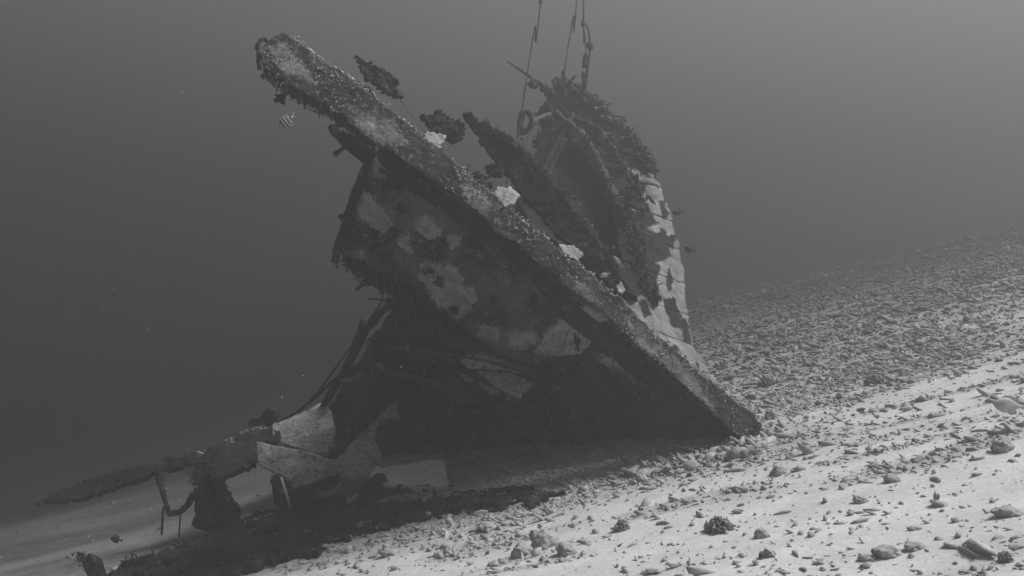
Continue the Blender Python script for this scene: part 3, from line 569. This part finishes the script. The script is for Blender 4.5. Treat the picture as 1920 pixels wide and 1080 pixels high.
# ------------------------------------------------------------------ ropes
def rope(label, pts, r, knobs=(), group=None):
    X = px_path(pts); base = X[0]
    T = thing('mooring_rope', tuple(base), label, 'rope', group)
    tube('rope_line', X, r, M['rope'], T, sides=6, lump=.25, sub=8)
    for (u, v, Y, s) in knobs:
        v_, f_ = ico2(1); c = P(u, v, Y); vv = v_*(1+.5*fbm(v_*2+u, 2, int(u))[:, None])*np.array([.8, .8, 1.4])*s+c
        mesh_obj('growth_lump', vv, f_, M['weed'], T)
    return T
rope('single thin rope rising at the left, from the growth loop behind the dark beam', [(975, 262, 10.0), (978, 215, 10.0), (990, 130, 10.0), (1003, 50, 10.0), (1015, -10, 10.0), (1110, -1000, 10.0)], .009, [(1013, 2, 10.0, .03), (998, 157, 10.0, .05)])
rope('thin rope rising from the very tip of the wreck, in the middle of the three', [(1055, 155, 11.6), (1065, 90, 11.6), (1075, 30, 11.6), (1082, -10, 11.6), (1140, -850, 11.6)], .010, [(1079, 31, 11.6, .02)])
rope('overgrown rope with lumps of growth, rightmost of the ropes above the wreck', [(1096, 172, 11.5), (1100, 120, 11.5), (1096, 60, 11.5), (1094, 0, 11.5), (1088, -850, 11.5)], .011, [(1093, 44, 11.5, .035), (1098, 108, 11.5, .05), (1096, 120, 11.5, .05), (1094, 140, 11.5, .045), (1095, 155, 11.5, .04)])
rope('short slack rope looping beside the rightmost rope', [(1098, 170, 11.4), (1102, 130, 11.4), (1106, 90, 11.4), (1104, 60, 11.4), (1098, 44, 11.4)], .016, [(1106, 86, 11.4, .06)])
LP = thing('rope_loop', tuple(P(975, 350, 9.9)), 'overgrown rope loop with dangling strands hanging behind the dark beam', 'rope')
for pts, r in (([(975, 262, 10.0), (975, 235, 10.0), (980, 212, 10.0), (990, 210, 10.0), (996, 222, 10.0), (993, 240, 10.0), (980, 252, 10.0)], .035), ([(980, 215, 10.0), (974, 240, 9.9), (968, 300, 9.8), (960, 350, 9.7)], .010),
               ([(980, 225, 10.0), (981, 280, 9.9)], .010), ([(993, 235, 10.0), (987, 275, 9.9), (982, 300, 9.8)], .012), ([(993, 236, 10.0), (1010, 222, 10.3), (1030, 215, 10.8)], .03), ([(980, 252, 10.0), (965, 270, 9.7), (957, 285, 9.4), (950, 345, 9.2)], .010)):
    tube('rope_strand', px_path(pts), r, M['rope'], LP, sides=6, lump=.5, sub=6)
BR = thing('bent_antenna', tuple(P(1040, 178, 11.6)), 'long thin rod with growth sticking out leftwards from the tip of the wreck', 'rod')
tube('antenna_rod', px_path([(1048, 185, 11.6), (1020, 163, 11.4), (985, 138, 11.2), (950, 114, 11.0)]), [.035, .03, .016, .010], M['rust'], BR, sides=6, lump=.3, sub=5)
for u, v, s in ((1000, 157, .07), (1021, 167, .06), (1030, 175, .06)):
    v_, f_ = ico2(2); mesh_obj('growth_lump', v_*(1+.9*fbm(v_*2.2+u, 3, u)[:, None])*s+P(u, v, 11.35), f_, M['weed'], BR)

# ------------------------------------------------------------------ fish
def fish(label, u, v, Y, length, mat, angle=0, yaw=0, deep=.42, facing=-1, bars=0, forked=True, species='fish'):
    c = P(u, v, Y); T = thing(species, tuple(c), label, 'fish'); T.rotation_euler = (0, math.radians(angle), math.radians(yaw))
    L = length; n = 22; m = 14; s = np.linspace(0, 1, n)
    prof = np.interp(s, [0, .06, .18, .35, .5, .7, .85, 1], [.02, .30, .72, 1, .96, .62, .26, .16])*deep*L*.5
    wid = np.interp(s, [0, .1, .3, .6, 1], [.02, .4, .5, .32, .06])*deep*L*.42
    x = (s-.5)*L*.82*(-facing); a = np.linspace(0, 2*np.pi, m, endpoint=False)
    V = np.stack([np.repeat(x[:, None], m, 1), wid[:, None]*np.sin(a)[None], prof[:, None]*np.cos(a)[None]], -1).reshape(-1, 3)
    Fq = [(i*m+j, i*m+(j+1) % m, (i+1)*m+(j+1) % m, (i+1)*m+j) for i in range(n-1) for j in range(m)]+[tuple(range(m-1, -1, -1)), tuple((n-1)*m+j for j in range(m))]
    def add(name, V, Fq, mt):
        me = bpy.data.meshes.new(name); me.from_pydata([tuple(p) for p in V], [], [tuple(f) for f in Fq]); me.materials.append(mt); me.update()
        if name == 'body': me.polygons.foreach_set('use_smooth', np.ones(len(me.polygons), bool))
        o = bpy.data.objects.new(name, me); COL.objects.link(o); o.parent = T; return o
    b = add('body', V, Fq, mat)
    if bars:
        b.data.materials.append(M['rope'])
        for pi, pg in enumerate(b.data.polygons):
            ring = pi//m
            if ring < n-1 and ring in (4, 5, 8, 9, 12, 13, 16, 17): pg.material_index = 1
    def fin(name, pts, th):
        k = len(pts); V = [(px*(-facing)*L, th*L, pz*L) for px, pz in pts]+[(px*(-facing)*L, -th*L, pz*L) for px, pz in pts]
        Fq = [tuple(range(k)), tuple(range(2*k-1, k-1, -1))]+[(i, i+k, (i+1) % k+k, (i+1) % k) for i in range(k)]
        add(name, V, Fq, mat)
    hd = deep*.5
    fin('tail_fin', [(.38, hd*.16), (.56, hd*.75), (.48 if forked else .56, 0), (.56, -hd*.75), (.38, -hd*.16)], .006)
    fin('dorsal_fin', [(-.22, hd*.8), (-.1, hd*1.22), (.12, hd*1.15), (.28, hd*.95), (.24, hd*.35)], .006)
    fin('anal_fin', [(-.02, -hd*.9), (.1, -hd*1.2), (.26, -hd*.95), (.22, -hd*.4)], .006)
    return T
fish('small fish with dark vertical bars swimming left of the upper end of the wreck', 537, 228, 5.6, .15, M['fish_pale'], angle=-38, deep=.6, bars=1)
fish('dark fish just right of the painted hull edge, upper of the two', 1270, 398, 8.4, .13, M['fish_dark'], angle=-5, deep=.5)
fish('dark fish just right of the painted hull edge, lower of the two', 1292, 467, 8.2, .14, M['fish_dark'], angle=28, deep=.5)
fish('tiny dark fish far off in open water right of the wreck', 1475, 556, 13.0, .13, M['fish_dark'], deep=.3)
fish('large pale grey fish at the right edge of the photo above the sand', 1890, 760, 3.6, .17, M['fish_mid'], angle=6, deep=.42)
fish('dark oval fish hovering over the sand at the lower left', 217, 1011, 7.2, .12, M['fish_dark'], angle=12, deep=.52)
fish('dark round fish close under the upper part of the rail', 628, 241, 6.2, .09, M['fish_dark'], angle=70, deep=.6)
fish('slender pale fish in front of the dark inner beam', 1158, 489, 6.7, .14, M['fish_pale'], angle=50, deep=.22)
fish('grey fish hovering over the rail beside the deck opening', 1133, 516, 6.5, .10, M['fish_mid'], angle=-20, deep=.4)

# ------------------------------------------------------------------ debris on the bed, left and centre
def gy(U, V): return 1.585/np.maximum((V-540)/F+.25*(U-960)/F-.02, .08)
def debris(label, poly, depth, mat='rust', thick=.12, rag=4, seed=1, cat='debris', name='wreck_fragment', **k):
    c = np.mean(np.asarray(poly, float), 0); df = depth if callable(depth) else tps(depth)
    T = thing(name, tuple(P(c[0], c[1], float(df(np.array(c[0]), np.array(c[1]))))), label, cat)
    sheet('plate', poly, df, M[mat], T, thick=thick, rag=rag, seed=seed, **k); return T
debris('long heap of collapsed plating along the wreck foot, lower left, darkened for hull shade', [(180, 1085), (230, 1062), (310, 1032), (370, 1008), (440, 985), (500, 965), (560, 945), (640, 935), (720, 938), (800, 940), (900, 930), (1040, 925), (1060, 935), (980, 948), (860, 958), (760, 985), (660, 1015), (540, 1040), (440, 1070), (400, 1085)],
       lambda U, V: gy(U, V)-.08, 'deep', .10, 10, 101, step=4, disp=.09, dispf=8, back=(0, .2, -1))  # debris sheet whose dark colour also stands in for the hull's shadow
debris('dark twisted beam in front of the propeller hub, pointing up to the right', [(655, 940), (705, 888), (716, 890), (728, 905), (722, 914), (690, 950), (665, 960)], lambda U, V: 8.0-.001*(V-900)+0*U, 'rust', .14, 2, 103, step=3, cat='beam', name='broken_beam')
debris('long ragged dark plank lying under the right propeller blade', [(700, 912), (760, 908), (840, 912), (842, 922), (1040, 920), (1040, 930), (840, 936), (760, 934), (720, 928)], lambda U, V: 8.0-.0035*(U-700)+0*V, 'rust', .10, 3, 104, step=3, cat='plank', name='broken_plank')
debris('bright strip of pale plate showing under the right propeller blade', [(730, 930), (760, 933), (800, 932), (796, 940), (752, 943)], lambda U, V: gy(U, V)-.22, 'crust', .03, 2, 112, step=2, cat='plate')
debris('dark flat slab in front of the left propeller blade', [(515, 925), (560, 918), (600, 903), (632, 895), (640, 902), (600, 925), (570, 945), (520, 950)], lambda U, V: 8.05+0*U, 'rust', .12, 4, 105, step=3, cat='slab')
debris('grey angular block between the rudder and the propeller', [(505, 900), (520, 890), (545, 905), (550, 935), (530, 960), (512, 945)], lambda U, V: 8.25+.001*(U-500), 'rust', .2, 3, 106, step=3, cat='block')
ST = debris('dark spiky growth stump at the bottom left corner', [(148, 1042), (160, 1046), (178, 1060), (186, 1085), (168, 1085), (160, 1062)], lambda U, V: 6.9+0*U, 'rust', .12, 3, 107, step=3, cat='stump', name='coral_stump')
debris('dark lump of growth sitting on the rudder top beside the propeller blade', [(466, 795), (470, 785), (492, 780), (500, 768), (515, 770), (518, 782), (510, 795), (480, 800)], lambda U, V: 9.1+0*U, 'rust', .15, 3, 108, step=3, cat='growth', name='growth_lump')
hp = [('dark plank lying along the heap, nearest the bottom edge', [(230, 1060), (420, 1035)], .05), ('dark beam across the middle of the heap below the rudder post', [(380, 1030), (560, 975)], .06), ('dark bar pointing right out of the heap under the propeller hub', [(600, 985), (790, 950)], .05),
      ('short dark stub sticking up from the heap below the propeller', [(610, 1010), (640, 975)], .05), ('dark curved rib lying on the heap below the left blade', [(470, 1000), (520, 972), (600, 965)], .05), ('thin dark bar at the right end of the heap', [(800, 965), (960, 940)], .03),
      ('thin timber crossing the heap just left of the propeller', [(505, 985), (640, 925)], .022), ('thin timber pointing down to the right from the hub', [(690, 930), (760, 975)], .018), ('long thin lath lying along the upper edge of the heap', [(430, 985), (520, 955), (640, 938)], .016),
      ('thin lath along the foot of the hull, right of the right blade', [(850, 925), (1000, 915)], .018), ('short splinter standing out of the heap under the left blade', [(560, 985), (580, 940)], .014), ('crooked lath at the very right end of the debris', [(930, 950), (1000, 935), (1060, 922)], .016), ('splintered board leaning on the heap under the rudder post', [(400, 1030), (470, 985)], .03),
      ('dark rib at the lower left end of the heap', [(250, 1078), (330, 1040), (400, 1020)], .06), ('broken dark spar between the heap and the plank under the right blade', [(700, 975), (850, 945)], .05)]
for k, (lab, pts, r) in enumerate(hp):
    X = np.array([P(u, v, float(gy(u, v))-.16) for u, v in pts]); T = thing('broken_spar', tuple(X[0]), lab, 'spar'); tube('spar_body', X, r, M['rust'], T, sides=8, lump=1.1, sub=14, seed=k)
for lab, pts, r in (('long thin pale pole lying from the right blade towards the shadow edge', [(840, 938, 7.3), (940, 931, 6.9), (1045, 928, 6.3)], .026), ('thin pale stick lying among the debris in front of the propeller', [(658, 945, 7.7), (672, 925, 7.8)], .02), ('long pale pipe half buried at the shadow edge below the propeller', [(780, 1002, 6.4), (838, 975, 6.6)], .018),
                    ('pale pipe lying at the foot of the rail near its lower right end', [(1392, 852, 6.0), (1450, 824, 6.3)], .03)):
    X = px_path(pts); T = thing('pipe', tuple(X[0]), lab, 'pipe'); tube('pipe_body', X, r, M['stone'], T, sides=8, lump=.2)

growth_line('growth_tuft', [(150, 1040, 6.85), (170, 1058, 6.8), (178, 1080, 6.8)], 110, .012, 7, M['rust'], ST)
HG = thing('weed_mat', tuple(P(560, 1000, 7.0)), 'fringe of dark growth and splinters covering the heap of collapsed plating', 'growth')
for ln, n in (([(250, 1068), (400, 1020), (540, 975), (700, 955), (900, 945)], 330), ([(330, 1075), (480, 1045), (620, 1010), (780, 975), (930, 950)], 330), ([(420, 1000), (560, 955), (660, 945)], 150)):
    growth_line('growth_tuft', [(u, v, float(gy(u, v))-.05) for u, v in ln], n, .022, 9, M['deep'], HG)
# ------------------------------------------------------------------ single stones
def stone(label, u, v, w_, h_, seed, mat='stone', name='coral_rock', group=None, rough=.35):
    g = hit_ground(u, v+h_*.3); Y = g.y; v_, f_ = ico2(3)
    sx, sz = w_/2/F*Y, h_/2/F*Y*1.25
    d = 1+rough*fbm(v_*1.6+seed*3.1, 3, seed)+.35*rough*fbm(v_*6+seed, 3, seed+3)
    vv = v_*d[:, None]*np.array([sx, (sx+sz)/2, sz]); t = random.uniform(-.3, .1); R_ = np.array([[math.cos(t), 0, -math.sin(t)], [0, 1, 0], [math.sin(t), 0, math.cos(t)]])
    vv = vv@R_.T+np.array([g.x, g.y, g.z+sz*.35])
    o = mesh_obj(name, vv, f_, M[mat], None, loc=(g.x, g.y, g.z)); tag(o, label, 'rock', group); return o
big = [('dark bushy coral lump on the sand right of the bottom centre', 1348, 988, 54, 24, 'weed'), ('rounded pale stone just right of the dark bushy coral lump', 1428, 1002, 28, 20, 'stone'), ('big boulder shaped coral head at the left of the rock heap, bottom centre', 1022, 1015, 54, 34, 'stone'),
       ('pointed coral rock at the left end of the rock heap, bottom centre', 978, 1036, 38, 26, 'stone'), ('round boulder on the sand at the right edge below the large grey fish', 1880, 838, 34, 24, 'stone'), ('long cylindrical coral block at the lower right', 1664, 1047, 52, 20, 'stone'),
       ('shorter cylindrical coral block right of the long one at the lower right', 1716, 1032, 40, 14, 'stone'), ('dark weed tuft near the lower right corner', 1886, 1056, 26, 16, 'weed'), ('low grey coral cushion near the right edge, lower part', 1892, 968, 56, 18, 'stone'),
       ('flat long stone lying in front of the shadow, left of centre', 730, 1042, 34, 14, 'stone'), ('oblong block of coral near the shadow edge, centre', 915, 995, 38, 14, 'stone'), ('lone dark tuft on bare sand right of the bottom centre', 1436, 1043, 26, 14, 'weed'),
       ('small pale egg shaped stone at the bottom right of centre', 1417, 1060, 11, 12, 'stone'), ('broad coral lump left of the boulder near the middle right', 1672, 898, 30, 16, 'stone'), ('rough coral lump in the rubble right of the rail end', 1460, 888, 30, 18, 'stone'),
       ('dark mound in the rubble field well right of the rail end', 1640, 715, 40, 16, 'weed'), ('dark branched clump in the rubble just right of the rail end', 1438, 720, 34, 14, 'weed'), ('pale stick like coral standing in the rubble right of the rail tip', 1447, 780, 22, 20, 'stone'),
       ('grey coral lump right of the rock heap, bottom centre', 1065, 1035, 44, 22, 'stone'), ('low brownish clump at the right of the rock heap', 1165, 994, 34, 14, 'weed'), ('stone in the middle of the open sand at the lower right', 1614, 942, 30, 14, 'stone'),
       ('wide flat coral piece near the long cylindrical block', 1625, 1058, 30, 12, 'stone'), ('small upright coral branch on the open sand at the right', 1756, 938, 8, 18, 'stone'), ('elongated coral stick on the open sand at the right', 1762, 950, 34, 9, 'stone')]
def clump(label, u, v, w_, h_, seed):
    g = hit_ground(u, v+h_*.4); sx = w_/2/F*g.y; sz = h_/F*g.y; n = 260; a = RNG.uniform(0, 2*np.pi, n); r = RNG.random(n)**.6
    C = np.stack([g.x+np.cos(a)*r*sx, g.y+np.sin(a)*r*sx*.7, g.z+RNG.random(n)*sz*(1-.75*r**2)], -1)
    st = np.stack([RNG.uniform(.4, .9, n), RNG.uniform(.4, .9, n), RNG.uniform(.8, 2.2, n)], -1)
    V = ICO_V[None]*(1+.5*RNG.uniform(-1, 1, (n, 12, 1)))*st[:, None]; V = np.einsum('nij,nkj->nki', rots(n, False), V)*(sz*.13*RNG.uniform(.5, 1.5, n))[:, None, None]+C[:, None]
    o = mesh_obj('coral_clump', V.reshape(-1, 3), (ICO_F[None]+(np.arange(n)*12)[:, None, None]).reshape(-1, 3), M['weed_pale'], None, loc=tuple(g)); tag(o, label, 'coral'); return o
for k, (lab, u, v, w_, h_, m) in enumerate(big):
  if m == 'weed': clump(lab, u, v, w_, h_, k)
  else: stone(lab, u, v, w_, h_, 200+k, m, 'coral_clump' if m == 'weed' else 'coral_rock', rough=.9 if m == 'weed' else .4)
v_, f_ = ico2(2); protos = []
for k in range(8):
    me = bpy.data.meshes.new('loose_stone'); d = 1+.45*fbm(v_*1.5+k*5.1, 3, 300+k)+.15*fbm(v_*5+k, 2, 330+k)
    vv = v_*d[:, None]*np.array([1.0+.5*(k % 3), .8, .62]); me.from_pydata([tuple(p) for p in vv], [], [tuple(int(i) for i in f) for f in f_])
    me.polygons.foreach_set('use_smooth', np.ones(len(me.polygons), bool)); me.materials.append(M['stone']); me.update(); protos.append(me)
cnt = 0
while cnt < 150:
    u, v = random.uniform(420, 1920), random.uniform(700, 1078)
    if v < 1078-(u-420)*.25: continue
    g = hit_ground(u, v)
    dd = float(rubble_density(np.array(g.x), np.array(g.y)))
    if g.y > 7.5 or random.random() > .2+dd: continue
    o = bpy.data.objects.new('loose_stone', random.choice(protos)); COL.objects.link(o); s = random.choice((.010, .012, .015, .018, .02, .025))*(.5+g.y*.1)
    o.location = g+Vector((0, 0, s*.3)); o.scale = (s, s, s); o.rotation_euler = (random.uniform(-.3, .3), random.uniform(-.3, .3), random.uniform(0, 6.28))
    tag(o, 'small loose piece of coral rubble lying on the pale sand', 'stone', 'loose coral rubble stones on the sand'); cnt += 1

n = 420; t = RNG.random(n); U = np.interp(t, [0, .5, .8, 1], [1150, 1330, 1412, 1452]); V = np.interp(t, [0, .5, .8, 1], [903, 858, 838, 800])+RNG.normal(0, 7, n); U += RNG.normal(0, 8, n); Y = gy(U, V)-.02
C = P(U, V, Y); C[:, 2] = ground_z(C[:, 0], C[:, 1])+RNG.uniform(0, .05, n)*np.clip(t*1.3, .2, 1)
blobs('rubble_bank', C, np.exp(RNG.normal(math.log(.016), .5, n)), M['stone'], stretch=np.stack([RNG.uniform(1, 2.6, n), RNG.uniform(.5, 1, n), RNG.uniform(.5, .9, n)], -1), rot=rots(n), jit=.4)
# ------------------------------------------------------------------ suspended particles and the water
n = 800; Y = RNG.uniform(1.2, 7.5, n); U = RNG.uniform(0, 1920, n); V = RNG.uniform(0, 1080, n); pp = P(U, V, Y)
kp = pp[:, 2] > ground_base(pp[:, 0], pp[:, 1])+.15; pp = pp[kp]; Y = Y[kp]
blobs('suspended_particles', pp, np.exp(RNG.normal(math.log(.0007), .4, len(pp)))*(.5+Y*.28), M['barnacle'])
def box(x0, x1, y0, y1, z0, z1):
    V = [(x, y, z) for x in (x0, x1) for y in (y0, y1) for z in (z0, z1)]
    return np.array(V, float), [(0, 1, 3, 2), (4, 6, 7, 5), (0, 4, 5, 1), (2, 3, 7, 6), (0, 2, 6, 4), (1, 5, 7, 3)]
hz = bpy.data.materials.new('sea_water_haze'); n_, N, L = nodes_of(hz)
pv = N.new('ShaderNodeVolumePrincipled'); pv.inputs['Density'].default_value = HAZE_DENSITY; pv.inputs['Color'].default_value = (HAZE_ALBEDO,)*3+(1,); pv.inputs['Anisotropy'].default_value = HAZE_G
mo = N.new('ShaderNodeOutputMaterial'); L.new(pv.outputs[0], mo.inputs['Volume'])
V, Fq = box(-62, 62, -14, 82, -13.5, 12.5); mesh_obj('haze', V, Fq, hz, smooth=False, kind='stuff')
print('plates', n_pl)
